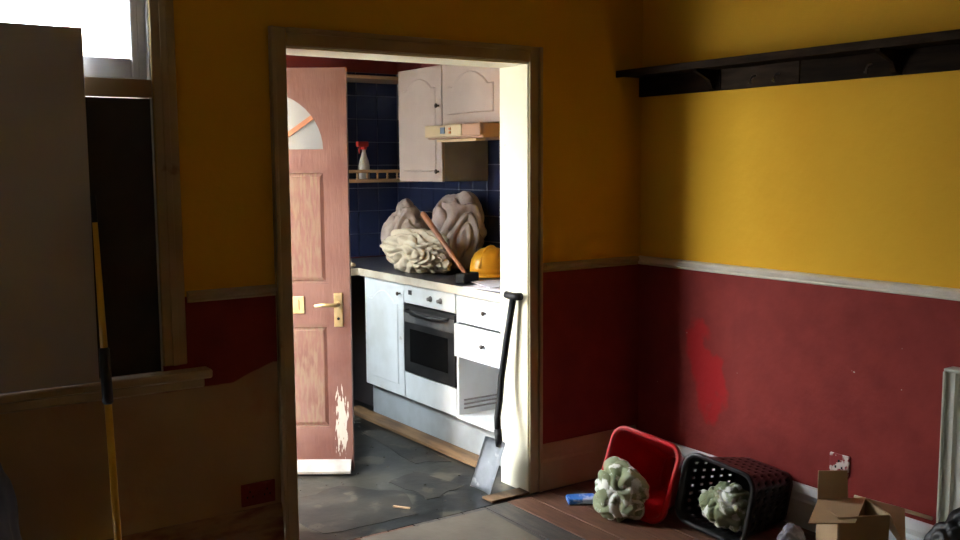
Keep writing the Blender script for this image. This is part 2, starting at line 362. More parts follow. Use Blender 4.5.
struct(obj('wall_kitchen_left', bm, 'kitchen_pale'))
struct(box('ceiling_kitchen', 'ceiling', None, XK - 0.2, XR + 0.2, YK, YE + 0.2, 2.45, 2.55))
# tiles, each its own piece
TP, TG = 0.152, 0.004
bm = bmesh.new(); bx(bm, TG / 2, TP - TG / 2, -0.008, 0.0, TG / 2, TP - TG / 2, 0.0025)
tm = D.meshes.new('tile'); bm.to_mesh(tm); bm.free(); tm.materials.append(M['tile'])
def tile(parent, loc, rz):
    o = D.objects.new('tile', tm); COL.objects.link(o); o.parent = parent; o.location = loc; o.rotation_euler = (0, 0, rz)
    return o
Z0T = 0.892
for i in range(8):
    for j in range(8):
        tile(wke, (XR - 0.009 - (i + 1) * TP, YE - 0.002, Z0T + j * TP), 0)
for i in range(14):
    for j in range(8):
        if j >= 6 and i < 7: continue
        tile(wkr, (XR - 0.002, YE - 0.010 - i * TP, Z0T + j * TP), -PI / 2)
struct(box('trim_grout_end', 'grout', wke, XR - 8 * TP - 0.009, XR - 0.001, YE - 0.0035, YE + 0.001, Z0T, Z0T + 8 * TP)).name = 'grout_bed'
box('grout_bed', 'grout', wkr, XR - 0.0035, XR + 0.001, YK, YE - 0.001, Z0T, Z0T + 8 * TP)

# floors
AXG = XL - 0.2
fl = struct(box('floor', 'board_dark', None, XL - 0.2, XR + 0.2, YF - 0.2, YB - 0.03, -0.10, -0.012), 'bare dark floor with brown boards in the dining room')
BW = 0.122
bm = bmesh.new(); bx(bm, 0.002, BW - 0.002, 0, YB - 0.03 - YF, -0.014, 0.0, 0.002)
fm = D.meshes.new('floorboard'); bm.to_mesh(fm); bm.free(); fm.materials.append(M['board_floor'])
fm2 = fm.copy(); fm2.materials.clear(); fm2.materials.append(M['board_dark'])
x = XL; i = 0
while x < XR - 0.02:
    dark = 1.9 < x < 2.44
    o = D.objects.new('floorboard', fm2 if dark else fm); COL.objects.link(o); o.parent = fl
    o.location = (x, YF, random.uniform(-0.0015, 0.0)); x += BW; i += 1
fk = struct(box('floor_kitchen', 'floor_k', None, XK - 0.2, XR + 0.2, YB - 0.03, YE + 0.2, -0.10, 0.0), 'wet dirty grey kitchen floor with torn lining')
struct(box('ground_yard', 'yard', None, -30, XK - 0.2, YK, 14, -0.25, -0.12))
struct(box('ground_side', 'yard', None, -30, AXG, -10, YK, -0.25, -0.12))
struct(box('wall_sun_block', 'sun_block', None, -1.3, -1.1, YK, 10, -0.12, 2.78))  # added unseen wall, keeps the low sun out of the kitchen
# torn lining left on the kitchen floor: irregular thin pieces
def torn(pts, seed):
    rnd = random.Random(seed); out = []
    n = len(pts)
    for a in range(n):
        p, q = Vector(pts[a]), Vector(pts[(a + 1) % n])
        for s in range(5):
            c = p.lerp(q, s / 5); out.append((c.x + rnd.uniform(-.018, .018), c.y + rnd.uniform(-.018, .018)))
    return out
for k, pts in enumerate([[(1.62, 3.52), (2.05, 3.50), (2.16, 3.78), (1.95, 4.02), (1.60, 3.98)],
                         [(2.20, 3.62), (2.42, 3.70), (2.36, 4.02), (2.18, 3.96)],
                         [(2.40, 4.15), (2.58, 4.05), (2.62, 4.75), (2.48, 4.82)]]):
    o = obj('torn_lining', prism(bmesh.new(), torn(pts, k), 'z', 0.0, 0.0015), 'lino', fk)

# doorway lining and casing between the rooms
tr = thing('trim_1', 'cream wooden frame around the open doorway to the kitchen', 'door frame', (0, 0, 0), kind='structure')
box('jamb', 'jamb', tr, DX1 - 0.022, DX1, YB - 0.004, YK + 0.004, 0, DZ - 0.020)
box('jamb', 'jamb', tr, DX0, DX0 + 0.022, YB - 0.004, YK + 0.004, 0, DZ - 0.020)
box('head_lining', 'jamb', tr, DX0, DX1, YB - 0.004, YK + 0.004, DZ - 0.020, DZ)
def casing(x0, x1, z0, z1, horizontal=False, flip=False):
    bm = bmesh.new()
    bx(bm, x0, x1, YB - 0.018, YB, z0, z1, 0.004)
    if horizontal: bx(bm, x0, x1, YB - 0.030, YB - 0.017, z1 - 0.022, z1, 0.005)
    elif flip: bx(bm, x0, x0 + 0.020, YB - 0.030, YB - 0.017, z0, z1, 0.005)
    else: bx(bm, x1 - 0.020, x1, YB - 0.030, YB - 0.017, z0, z1, 0.005)
    return bm
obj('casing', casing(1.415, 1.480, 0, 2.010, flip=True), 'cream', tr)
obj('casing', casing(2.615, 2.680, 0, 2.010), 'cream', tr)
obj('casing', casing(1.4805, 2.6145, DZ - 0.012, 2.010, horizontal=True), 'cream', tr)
box('threshold', 'plywood', tr, 2.40, DX1 - 0.022, YB - 0.02, YB + 0.06, 0.001, 0.012, 0.003)

# dado rails
def dado_profile(d=0.0):
    return [(0, 0), (0.010, 0), (0.016, 0.006), (0.012, 0.012), (0.020, 0.020), (0.024, 0.030), (0.018, 0.038), (0, 0.042)]
DZ0 = 1.014
def rail_back(x0, x1, m, n):
    pts = [(YB - d, DZ0 + z) for d, z in dado_profile()]
    return struct(obj('trim_%d' % n, prism(bmesh.new(), pts, 'x', x0, x1), m))
tag(rail_back(1.08, 1.415, 'cream', 2), 'short cream dado rail between window and doorway', 'dado rail')
tag(rail_back(2.680, XR - 0.025, 'cream', 3), 'dim cream dado rail from doorway to corner', 'dado rail')
pts = [(XR - d, DZ0 + z) for d, z in dado_profile()]
tag(struct(obj('trim_4', prism(bmesh.new(), pts, 'y', YF, YB), 'white_trim')), 'white dado rail along the sunlit right wall', 'dado rail')
# skirtings
def skirt_profile(h):
    return [(0, 0), (0.020, 0), (0.020, h * 0.62), (0.014, h * 0.68), (0.017, h * 0.80), (0.010, h * 0.94), (0.006, h), (0, h)]
def skirt_back(x0, x1, h, m, nm):
    return struct(obj(nm, prism(bmesh.new(), [(YB - d, z) for d, z in skirt_profile(h)], 'x', x0, x1), m))
tag(skirt_back(2.680, XR - 0.021, 0.215, 'skirt_beige', 'baseboard_back'), 'tall beige skirting board between doorway and corner', 'skirting')
tag(skirt_back(XL, 1.415, 0.205, 'skirt_stained', 'baseboard_left'), 'stained brown skirting board under the window wall', 'skirting')
tag(struct(obj('baseboard_right', prism(bmesh.new(), [(XR - d, z) for d, z in skirt_profile(0.178)], 'y', YF, YB), 'skirt_white')), 'bluish white skirting board along the right wall', 'skirting')

# ------------------------------------------------------------------ window in the back wall
win = thing('window_1', 'bright sash window with cream casing, lower half blocked by black panel', 'window', (0, 0, 0), kind='structure')
FYa, FYb = YB + 0.030, YB + 0.095
bm = bmesh.new()
bx(bm, WX1 - 0.030, WX1, FYa, FYb, WZ0, WZ1); bx(bm, WX0, WX0 + 0.030, FYa, FYb, WZ0, WZ1); bx(bm, WX0, WX1, FYa, FYb, WZ1 - 0.03, WZ1)
obj('window_frame', bm, 'window_white', win)
sash = obj('sash', bx(bx(bx(bx(bmesh.new(), 0.928, WX1 - 0.031, FYa - 0.012, FYb - 0.01, 1.80, WZ1 - 0.031, 0.004),
      WX0 + 0.031, WX0 + 0.075, FYa - 0.012, FYb - 0.01, 1.80, WZ1 - 0.031, 0.004),
      WX0 + 0.076, 0.927, FYa - 0.012, FYb - 0.01, 1.80, 1.868, 0.004),
      WX0 + 0.076, 0.927, FYa - 0.012, FYb - 0.01, WZ1 - 0.08, WZ1 - 0.031, 0.004), 'window_white', win)
box('glass_pane', 'glass', sash, WX0 + 0.07, 0.935, FYa + 0.012, FYa + 0.016, 1.862, WZ1 - 0.07)
box('transom', 'cream', win, WX0, WX1, YB - 0.012, FYb, 1.735, 1.797, 0.004)
box('blocking_panel', 'black_panel', win, WX0 + 0.004, WX1 - 0.004, YB + 0.006, YB + 0.016, 0.777, 1.733)
box('reveal_lining', 'window_white', win, WX1 - 0.004, WX1 + 0.001, YB - 0.002, YK, WZ0, WZ1); box('reveal_lining', 'window_white', win, WX0 - 0.001, WX0 + 0.004, YB - 0.002, YK, WZ0, WZ1)
def wcase(x0, x1, z0, z1): return bx(bx(bmesh.new(), x0, x1, YB - 0.020, YB, z0, z1, 0.004), (x0 + x1) / 2 - 0.012, (x0 + x1) / 2 + 0.012, YB - 0.027, YB - 0.019, z0, z1, 0.003)
obj('casing', wcase(0.985, 1.068, 0.795, 2.36), 'cream', win)
obj('casing', wcase(WX0 - 0.083, WX0, 0.795, 2.36), 'cream', win)
obj('casing', bx(bmesh.new(), WX0, WX1, YB - 0.020, YB, WZ1, 2.36, 0.004), 'cream', win)
bm = bmesh.new(); bx(bm, WX0 - 0.10, 1.145, YB - 0.065, YB + 0.054, 0.742, 0.775, 0.008); bx(bm, WX0 - 0.09, 1.125, YB - 0.030, YB, 0.705, 0.742, 0.006)
obj('sill', bm, 'cream', win)

# added unseen window in the left wall, shaped to let sun onto the right wall
w2 = thing('added_window_2', None, None, kind='structure')
bm = bmesh.new(); bx(bm, XL - 0.14, XL - 0.08, FY0, FY0 + 0.04, FZB, FZ); bx(bm, XL - 0.14, XL - 0.08, FY1 - 0.03, FY1, FZB, FZ); bx(bm, XL - 0.14, XL - 0.08, FY0 + 0.04, FY1 - 0.03, FZ - 0.03, FZ); bx(bm, XL - 0.14, XL - 0.08, FY0 + 0.04, FY1 - 0.03, FZB, FZB + 0.04)
obj('window_frame', bm, 'window_white', w2)
box('glass_pane', 'fade_glass', w2, XL - 0.112, XL - 0.108, FY0 + 0.035, FY1 - 0.025, FZB + 0.035, FZ - 0.025)
w3 = thing('window_3', None, None, kind='structure')
bm = bmesh.new(); bx(bm, XK - 0.14, XK - 0.08, KW0, KW0 + 0.04, KWZ0, KWZ1); bx(bm, XK - 0.14, XK - 0.08, KW1 - 0.04, KW1, KWZ0, KWZ1); bx(bm, XK - 0.14, XK - 0.08, KW0 + 0.04, KW1 - 0.04, KWZ1 - 0.04, KWZ1); bx(bm, XK - 0.14, XK - 0.08, KW0 + 0.04, KW1 - 0.04, KWZ0, KWZ0 + 0.04)
obj('window_frame', bm, 'window_white', w3)
box('glass_pane', 'glass', w3, XK - 0.112, XK - 0.108, KW0 + 0.035, KW1 - 0.035, KWZ0 + 0.035, KWZ1 - 0.035)

# ------------------------------------------------------------------ pink back door, standing open
DW = 0.77
hinge = Vector((2.108 - DW * math.cos(YAW), 4.185 + DW * math.sin(YAW), 0.012))
dr = thing('door_1', 'weathered pink panelled back door with fan glass, standing open in the kitchen', 'door', hinge, -YAW, kind='structure')
TH = 0.044; HF = -TH / 2
def dbox(bm, x0, x1, z0, z1, y0=HF, y1=-HF): return bx(bm, x0, x1, y0, y1, z0, z1)
ST = 0.104; MU = 0.05; CX = DW / 2
bm = bmesh.new()
dbox(bm, 0, ST, 0, 1.945); dbox(bm, DW - ST, DW, 0, 1.945)
dbox(bm, ST, DW - ST, 0, 0.215); dbox(bm, ST, DW - ST, 0.725, 0.925); dbox(bm, ST, DW - ST, 1.465, 1.565)
dbox(bm, CX - MU, CX + MU, 0.215, 0.725); dbox(bm, CX - MU, CX + MU, 0.925, 1.465)
# top rail with a half-round opening
FR, FZ0 = 0.272, 1.560
n = 24
arc = [(CX + FR * math.cos(PI * i / n), FZ0 + FR * math.sin(PI * i / n)) for i in range(n + 1)]
out = [(DW - ST, FZ0)] + [(DW - ST, 1.945), (ST, 1.945), (ST, FZ0)]
for yy in (0,):
    top = [(DW - ST - (DW - 2 * ST) * i / n, 1.945) for i in range(n + 1)]
    for i in range(n):
        q = [arc[i], arc[i + 1], top[i + 1], top[i]]
        prism(bm, q, 'y', HF, -HF)
    prism(bm, [(DW - ST, FZ0), arc[0], (DW - ST, 1.945)], 'y', HF, -HF) if arc[0][0] < DW - ST - 1e-4 else None
    prism(bm, [(ST, FZ0), arc[-1], (ST, 1.945)], 'y', HF, -HF) if arc[-1][0] > ST + 1e-4 else None
bmesh.ops.remove_doubles(bm, verts=bm.verts[:], dist=1e-5)
obj('door_frame', bm, 'pink', dr)
def door_panel(x0, x1, z0, z1):
    bm = bmesh.new(); bx(bm, x0, x1, -0.010, 0.010, z0, z1)
    a = 0.030
    lo = [bm.verts.new(p) for p in ((x0 + .012, -0.010, z0 + .012), (x1 - .012, -0.010, z0 + .012), (x1 - .012, -0.010, z1 - .012), (x0 + .012, -0.010, z1 - .012))]
    hi = [bm.verts.new(p) for p in ((x0 + a, -0.017, z0 + a), (x1 - a, -0.017, z0 + a), (x1 - a, -0.017, z1 - a), (x0 + a, -0.017, z1 - a))]
    bm.faces.new(hi)
    for i in range(4): bm.faces.new((lo[i], lo[(i + 1) % 4], hi[(i + 1) % 4], hi[i]))
    # moulding strip round the recess
    for (u0, u1, v0, v1) in ((x0, x0 + .012, z0, z1), (x1 - .012, x1, z0, z1), (x0, x1, z0, z0 + .012), (x0, x1, z1 - .012, z1)):
        bx(bm, u0, u1, HF + 0.003, -0.009, v0, v1)
    return bm
for (a, b) in ((ST, CX - MU), (CX + MU, DW - ST)):
    obj('door_panel', door_panel(a, b, 0.215, 0.725), 'pink', dr)
    obj('door_panel', door_panel(a, b, 0.925, 1.465), 'pink', dr)
fan = obj('fan_glass', prism(bmesh.new(), arc, 'y', -0.004, 0.004), 'frosted', dr)
for ang in (35, 90, 145):
    a = math.radians(ang); bm = bmesh.new()
    bx(bm, 0.0, FR, -0.016, 0.016, -0.011, 0.011)
    bmesh.ops.transform(bm, matrix=Matrix.Translation((CX, 0, FZ0)) @ Matrix.Rotation(-a, 4, 'Y'), verts=bm.verts[:])
    obj('glazing_bar', bm, 'handle_wood', fan)
# letter plate
lp = obj('letter_plate', bx(bmesh.new(), CX - 0.125, CX + 0.165, HF - 0.006, HF, 0.780, 0.865, 0.003), 'brass', dr)
box('letter_flap', 'brass', lp, CX - 0.100, CX + 0.140, HF - 0.010, HF - 0.005, 0.797, 0.850, 0.002)
# lever handle on a long back plate
hp = obj('handle_plate', bx(bmesh.new(), DW - 0.078, DW - 0.036, HF - 0.007, HF, 0.715, 0.880, 0.003), 'brass', dr)
lev = tube(bmesh.new(), [(DW - 0.057, HF - 0.006, 0.825), (DW - 0.057, HF - 0.045, 0.825), (DW - 0.070, HF - 0.052, 0.826), (DW - 0.125, HF - 0.052, 0.828), (DW - 0.165, HF - 0.050, 0.822)], [0.011, 0.010, 0.010, 0.009, 0.008], 10)
obj('lever', lev, 'brass', hp, True)
obj('keyhole', lathe(bmesh.new(), [(0.007, 0), (0.007, 0.003)], 12, Matrix.Translation((DW - 0.057, HF - 0.0065, 0.755)) @ Matrix.Rotation(PI / 2, 4, 'X')), 'iron', hp)
# weather bar at the foot
obj('weather_bar', prism(bmesh.new(), [(HF, 0.058), (HF - 0.012, 0.058), (HF - 0.050, 0.012), (HF - 0.050, 0.0), (HF, 0.0)], 'x', 0.0, DW - 0.010), 'weather', dr)
tag(bpy.data.objects['weather_bar'], 'off-white weather bar at the door foot')
# outer frame of the back door
kf = struct(thing('trim_5', None, None))
bm = bmesh.new(); bx(bm, XK - 0.10, XK - 0.02, KD0, KD0 + 0.045, 0, KDZ); bx(bm, XK - 0.10, XK - 0.02, KD1 - 0.04, KD1, 0, KDZ); bx(bm, XK - 0.10, XK - 0.02, KD0, KD1, KDZ - 0.03, KDZ)
obj('door_frame', bm, 'white_trim', kf)

# ------------------------------------------------------------------ kitchen base units
XC = 2.695; CT = 0.885; XB = XR - 0.012
def arch_panel(y0, y1, z0, z1, x, rise, arched=True, dep=0.006):
    """raised field with a cathedral arch, on a door facing -X"""
    pts = [(y0, z0), (y1, z0)]
    if arched:
        sh = 0.12 * (y1 - y0)
        pts += [(y1, z1 - rise)]
        n = 14; a0, a1 = y1 - sh, y0 + sh
        pts += [(a0 + (a1 - a0) * i / n, z1 - rise + rise * math.sin(PI * i / n) ** 0.8) for i in range(n + 1)]
        pts += [(y0, z1 - rise)]
    else: pts += [(y1, z1), (y0, z1)]
    bm = bmesh.new()
    cy = (y0 + y1) / 2; cz = (z0 + z1) / 2
    def ins(p, d): return (p[0] + (d if p[0] < cy else -d), p[1] + (d if p[1] < cz else -d))
    o0 = [bm.verts.new((x, p[0], p[1])) for p in pts]
    o1 = [bm.verts.new((x - dep, *ins(p, 0.006))) for p in pts]
    n = len(pts)
    for i in range(n): bm.faces.new((o0[i], o0[(i + 1) % n], o1[(i + 1) % n], o1[i]))
    bm.faces.new(o1); bm.faces.new(o0)
    return bm
def unit_door(parent, y0, y1, z0, z1, x, m, arched=True, mar=0.055, rise=0.05, th=0.018):
    d = obj('cabinet_door', bx(bmesh.new(), x, x + th, y0, y1, z0, z1, 0.004), m, parent)
    obj('raised_panel', arch_panel(y0 + mar, y1 - mar, z0 + mar, z1 - mar, x + 0.0005, rise, arched), m, d)
    return d
def knob(parent, x, y, z, r=0.011, m='knob'):
    return obj('knob', lathe(bmesh.new(), [(0.006, 0), (0.005, 0.012), (r, 0.016), (r, 0.023), (0.004, 0.027)], 14, Matrix.Translation((x, y, z)) @ Matrix.Rotation(-PI / 2, 4, 'Y')), m, parent, True)
Y1, Y2, Y3, Y4 = 5.165, 4.695, 4.155, 3.66     # unit joints: far end, door|oven, oven|drawers, near end
PLZ = 0.185
cab = thing('base_cabinet', 'white arched-door base cabinet left of the oven', 'cabinet', (0, 0, 0))
bm = bmesh.new(); bx(bm, XC + 0.020, XB, Y2 + 0.003, Y2 + 0.020, PLZ, CT - 0.04); bx(bm, XC + 0.020, XB, Y1 - 0.018, Y1, PLZ, CT - 0.04); bx(bm, XC + 0.02, XB, Y2 + 0.021, Y1 - 0.019, PLZ, PLZ + 0.018); bx(bm, XB - 0.01, XB, Y2 + 0.021, Y1 - 0.019, PLZ, CT - 0.04)
obj('carcass', bm, 'unit_white', cab)
d = unit_door(cab, Y2 + 0.004, Y1 - 0.002, PLZ + 0.005, CT - 0.045, XC, 'unit_white', True, 0.06, 0.06)
knob(d, XC, Y2 + 0.040, CT - 0.105)
# oven
ov = thing('built_in_oven', 'built-in white oven with sooty black glass door', 'oven', (0, 0, 0))
box('oven_body', 'oven_black', ov, XC + 0.022, XB, Y3 + 0.006, Y2 - 0.004, PLZ + 0.13, CT - 0.045)
pan = box('control_panel', 'unit_white', ov, XC - 0.004, XC + 0.021, Y3 + 0.004, Y2 - 0.003, CT - 0.150, CT - 0.044, 0.004)
box('display', 'oven_black', pan, XC - 0.006, XC - 0.003, Y2 - 0.095, Y2 - 0.060, CT - 0.100, CT - 0.075)
for yk in (Y3 + 0.245, Y3 + 0.145):
    obj('control_knob', lathe(bmesh.new(), [(0.016, 0), (0.016, 0.004), (0.011, 0.006), (0.010, 0.022), (0.004, 0.023)], 18, Matrix.Translation((XC - 0.004, yk, CT - 0.100)) @ Matrix.Rotation(-PI / 2, 4, 'Y')), 'carcass', pan, True)
od = obj('oven_door', bx(bmesh.new(), XC - 0.006, XC + 0.020, Y3 + 0.008, Y2 - 0.007, PLZ + 0.160, CT - 0.158, 0.004), 'oven_black', ov)
box('door_glass', 'oven_glass', od, XC - 0.008, XC - 0.0055, Y3 + 0.075, Y2 - 0.075, PLZ + 0.225, CT - 0.290)
box('top_band', 'oven_grey', od, XC - 0.009, XC - 0.0055, Y3 + 0.012, Y2 - 0.012, CT - 0.255, CT - 0.185, 0.001)
obj('door_handle', tube(bmesh.new(), [(XC - 0.006, Y2 - 0.06, CT - 0.185), (XC - 0.035, Y2 - 0.07, CT - 0.188), (XC - 0.040, (Y2 + Y3) / 2, CT - 0.196), (XC - 0.035, Y3 + 0.07, CT - 0.188), (XC - 0.006, Y3 + 0.06, CT - 0.185)], 0.008, 10), 'oven_black', od, True)
box('lower_panel', 'unit_white', ov, XC, XC + 0.018, Y3 + 0.004, Y2 - 0.004, PLZ + 0.005, PLZ + 0.155, 0.003)
# drawer unit with an empty lower opening
du = thing('drawer_unit', 'white drawer unit with two drawers above an empty open compartment', 'cabinet', (0, 0, 0))
bm = bmesh.new()
bx(bm, XC + 0.020, XB, Y4, Y4 + 0.018, PLZ, CT - 0.04); bx(bm, XC + 0.001, XB, Y3 - 0.018, Y3, PLZ, CT - 0.04)
bx(bm, XC + 0.001, XB, Y4 + 0.019, Y3 - 0.019, PLZ, PLZ + 0.020)
obj('carcass', bm, 'unit_white', du)
box('back_panel', 'carcass', du, XB - 0.010, XB, Y4 + 0.019, Y3 - 0.019, PLZ + 0.021, CT - 0.04)
for (z0, z1, dx, sk) in ((0.695, CT - 0.047, 0.0, 0), (0.515, 0.688, -0.012, 1)):
    dw = obj('drawer', bx(bmesh.new(), XC + dx, XC + dx + 0.018, Y4 + 0.004, Y3 + (0.006 if sk else -0.002), z0, z1, 0.004), 'unit_white', du)
    obj('raised_panel', arch_panel(Y4 + 0.045, Y3 - 0.040, z0 + 0.035, z1 - 0.035, XC + dx + 0.0005, 0.0, False, 0.004), 'unit_white', dw)
    knob(dw, XC + dx, (Y4 + Y3) / 2 - 0.02, (z0 + z1) / 2 + 0.004)
    box('drawer_box', 'unit_white', dw, XC + dx + 0.019, XB - 0.03, Y4 + 0.03, Y3 - 0.03, z0 + 0.012, z1 - 0.03)
for k in range(3):
    box('runner', 'carcass', du, XC + 0.03, XB - 0.02, Y3 - 0.030, Y3 - 0.019, 0.235 + k * 0.022, 0.241 + k * 0.022)
# plinth, loose plinth board, worktop
pl = tag(box('plinth', 'plinth_grey', None, XC + 0.045, XC + 0.063, Y4, Y1, 0.001, PLZ - 0.001, 0.002), 'white plinth board under the base units', 'plinth')
bm = bmesh.new(); bx(bm, -0.055, 0.055, -0.73, 0.73, 0, 0.016, 0.002)
lb = tag(obj('loose_board', bm, 'plywood'), 'loose brown wooden board lying along the plinth on the floor', 'board'); lb.location = (2.665, 4.56, 0.0035); lb.rotation_euler = (0, 0, 0.012)
wt = thing('worktop', 'dark kitchen worktop with pale front edge, running into the corner', 'worktop', (0, 0, 0))
bm = bmesh.new(); bx(bm, XC - 0.018, XB, YK + 0.006, YE - 0.012, CT - 0.038, CT); bx(bm, 1.80, XC - 0.0185, Y1 + 0.04, YE - 0.012, CT - 0.038, CT)
obj('top', bm, 'worktop', wt)
bm = bmesh.new(); bx(bm, XC - 0.0215, XC - 0.018, YK + 0.006, Y1 + 0.037, CT - 0.042, CT + 0.001, 0.001); bx(bm, 1.80, XC - 0.019, Y1 + 0.0365, Y1 + 0.040, CT - 0.042, CT + 0.001)
obj('front_edging', bm, 'worktop_edge', wt)
# shade of the empty space under the corner run, put in as black panels
eb = thing('corner_void', 'black panels for the dark of the empty space under the far worktop', 'cabinet', (0, 0, 0))
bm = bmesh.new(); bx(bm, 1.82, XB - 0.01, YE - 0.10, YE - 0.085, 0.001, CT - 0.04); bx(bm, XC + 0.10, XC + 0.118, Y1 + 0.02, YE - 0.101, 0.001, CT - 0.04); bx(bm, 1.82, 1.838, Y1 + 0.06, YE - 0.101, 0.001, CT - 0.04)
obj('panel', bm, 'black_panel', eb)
lump('wrapped_rag', 'cloth_cream', (2.640, Y1 + 0.085, 0), (0.035, 0.045, 0.022), 31, None, 0.14, 5.0, 0.05, floor=CT + 0.002, sub=3)
tag(D.objects['wrapped_rag'], 'small cream rag at the far corner of the worktop', 'rag')
# ------------------------------------------------------------------ wall units
XW = 2.970
wc = thing('wall_cabinet', 'tall pinkish cream wall cabinet with arched door beside the hood', 'cabinet', (0, 0, 0))
box('carcass', 'carcass', wc, XW + 0.019, XB, 4.712, 5.205, 1.405, 2.060, 0.001)
d = unit_door(wc, 4.712, 5.205, 1.402, 2.062, XW, 'unit_cream', True, 0.06, 0.06)
knob(d, XW, 4.745, 1.835, 0.013); knob(d, XW, 4.752, 1.462, 0.013)
hc = thing('hood_cabinet', 'short pinkish cream wall cabinet with arched door above the hood', 'cabinet', (0, 0, 0))
box('carcass', 'unit_cream', hc, XW + 0.019, XB, 4.140, 4.705, 1.725, 2.060, 0.001)
unit_door(hc, 4.142, 4.706, 1.722, 2.062, XW, 'unit_cream', True, 0.055, 0.075)
hd = thing('cooker_hood', 'cream slimline cooker hood under the short cabinet', 'cooker hood', (0, 0, 0))
XH = 2.846
bm = bmesh.new(); bx(bm, XH + 0.02, XB - 0.02, 4.150, 4.695, 1.640, 1.716, 0.004); obj('hood_body', bm, 'hood_brown', hd)
fr = obj('front_panel', bx(bmesh.new(), XH, XH + 0.019, 4.325, 4.697, 1.650, 1.716, 0.005), 'hood', hd)
box('control', 'bluegrey', fr, XH - 0.004, XH + 0.001, 4.485, 4.530, 1.668, 1.702, 0.001)
for (yy, zz) in ((4.435, 1.693), (4.435, 1.673)):
    box('button', 'orange', fr, XH - 0.004, XH + 0.001, yy - 0.010, yy + 0.010, zz - 0.006, zz + 0.006, 0.001)
box('end_panel', 'hood_brown', hd, XH + 0.002, XH + 0.019, 4.150, 4.322, 1.650, 1.716, 0.004)
box('lamp_strip', 'hood', hd, XH + 0.03, XH + 0.09, 4.23, 4.62, 1.625, 1.639, 0.002)
# open shelf with gallery rail on the end wall
os_ = thing('open_shelf', 'open pine wall shelf with little gallery rail over dark tiles', 'shelf', (0, 0, 0))
SX0, SX1, SY0, SY1 = 2.52, 3.28, 5.50, 5.788
box('top_board', 'shelf_pine', os_, SX0, SX1, SY0, SY1, 2.040, 2.062, 0.002)
box('shelf_board', 'shelf_pine', os_, SX0, SX1, SY0, SY1, 1.390, 1.412, 0.002)
box('side_board', 'shelf_pine', os_, SX0, SX0 + 0.016, SY0 + 0.03, SY1, 1.4125, 2.0395)
box('gallery_rail', 'shelf_pine', os_, SX0, SX1, SY0, SY0 + 0.016, 1.452, 1.472, 0.003)
for k in range(11):
    x = SX0 + 0.03 + k * 0.072
    obj('spindle', lathe(bmesh.new(), [(0.006, 0), (0.009, 0.008), (0.005, 0.014), (0.010, 0.020), (0.005, 0.027), (0.008, 0.033), (0.006, 0.0395)], 10, Matrix.Translation((x, SY0 + 0.008, 1.4123))), 'shelf_pine', os_, True)
# spray bottle
sb = thing('spray_bottle', 'white spray bottle with red trigger on the open shelf', 'spray bottle', (2.935, 5.60, 1.4125), 0.3)
obj('bottle', lathe(bmesh.new(), [(0.036, 0), (0.040, 0.006), (0.040, 0.085), (0.034, 0.115), (0.020, 0.150), (0.014, 0.175), (0.014, 0.19)], 20, None, 1.0, 0.75), 'white_plastic', sb, True)
bm = bmesh.new(); bx(bm, -0.060, 0.034, -0.014, 0.014, 0.205, 0.240, 0.006); bx(bm, -0.014, 0.016, -0.014, 0.014, 0.188, 0.206, 0.003)
hd2 = obj('spray_head', bm, 'red_trigger', sb)
obj('trigger', tube(bmesh.new(), [(-0.030, 0, 0.206), (-0.042, 0, 0.185), (-0.040, 0, 0.160)], [0.007, 0.006, 0.004], 8), 'red_trigger', hd2, True)

# ------------------------------------------------------------------ things on the worktop
tag(lump('dust_sheet', 'cloth_cream', (2.86, 4.80, 0), (0.140, 0.32, 0.135), 3, None, 0.22, 8.5, 0.02, floor=CT + 0.002, sub=6, direction=(0.5, -0.4, 0.9)),
    'cream crumpled dust sheet in front on the worktop', 'dust sheet')
tag(lump('cloth_bundle', 'cloth_pink', (3.06, 5.28, 0), (0.15, 0.19, 0.205), 9, None, 0.20, 6.5, 0.02, floor=CT + 0.002, sub=6, cross=0.3, direction=(0, 1, 0.4)),
    'grey-pink cloth bundle at the far left end of the worktop', 'cloth bundle')
tag(lump('cloth_bundle', 'cloth_grey', (3.14, 4.83, 0), (0.13, 0.21, 0.255), 14, None, 0.20, 6.0, 0.02, floor=CT + 0.002, sub=6, cross=0.25, direction=(0.4, 1, 0.5)),
    'tall grey-brown cloth bundle against the tiles behind the mallet', 'cloth bundle')
ht = thing('hard_hat', 'yellow-orange hard hat lying on the worktop', 'hard hat', (3.09, 4.41, CT + 0.002), 0.5)
obj('shell', lathe(bmesh.new(), [(0.118, 0.012), (0.117, 0.05), (0.108, 0.09), (0.088, 0.125), (0.055, 0.148), (0.015, 0.156)], 28, None, 1.12, 0.95), 'hat', ht, True)
obj('brim', lathe(bmesh.new(), [(0.110, 0.002), (0.146, 0.0), (0.148, 0.006), (0.118, 0.016), (0.110, 0.016)], 28, None, 1.12, 0.98), 'hat', ht, True)
obj('ridge', tube(bmesh.new(), [(0.132 * math.cos(a), 0, 0.012 + 0.146 * math.sin(a)) for a in [PI * i / 12 for i in range(1, 12)]], 0.011, 8), 'hat', ht, True)
ml = thing('mallet', 'wooden-handled mallet with black head leaning on the dust sheets', 'mallet', (2.795, 4.20, CT + 0.002))
h0 = Vector((0, 0, 0.032)); h1 = Vector((2.775, 4.615, 1.236)) - Vector((2.795, 4.20, CT + 0.002))
obj('handle', tube(bmesh.new(), [h0, h0.lerp(h1, 0.25), h0.lerp(h1, 0.7), h1 - (h1 - h0).normalized() * 0.008, h1], [0.012, 0.012, 0.016, 0.017, 0.011], 12), 'handle_wood', ml, True)
bm = bmesh.new(); bx(bm, -0.066, 0.066, -0.030, 0.030, -0.030, 0.020, 0.007)
bmesh.ops.transform(bm, matrix=Matrix.Translation((0, 0, 0.031)) @ Matrix.Rotation(0.35, 4, 'Z'), verts=bm.verts[:])
obj('head', bm, 'iron', ml)
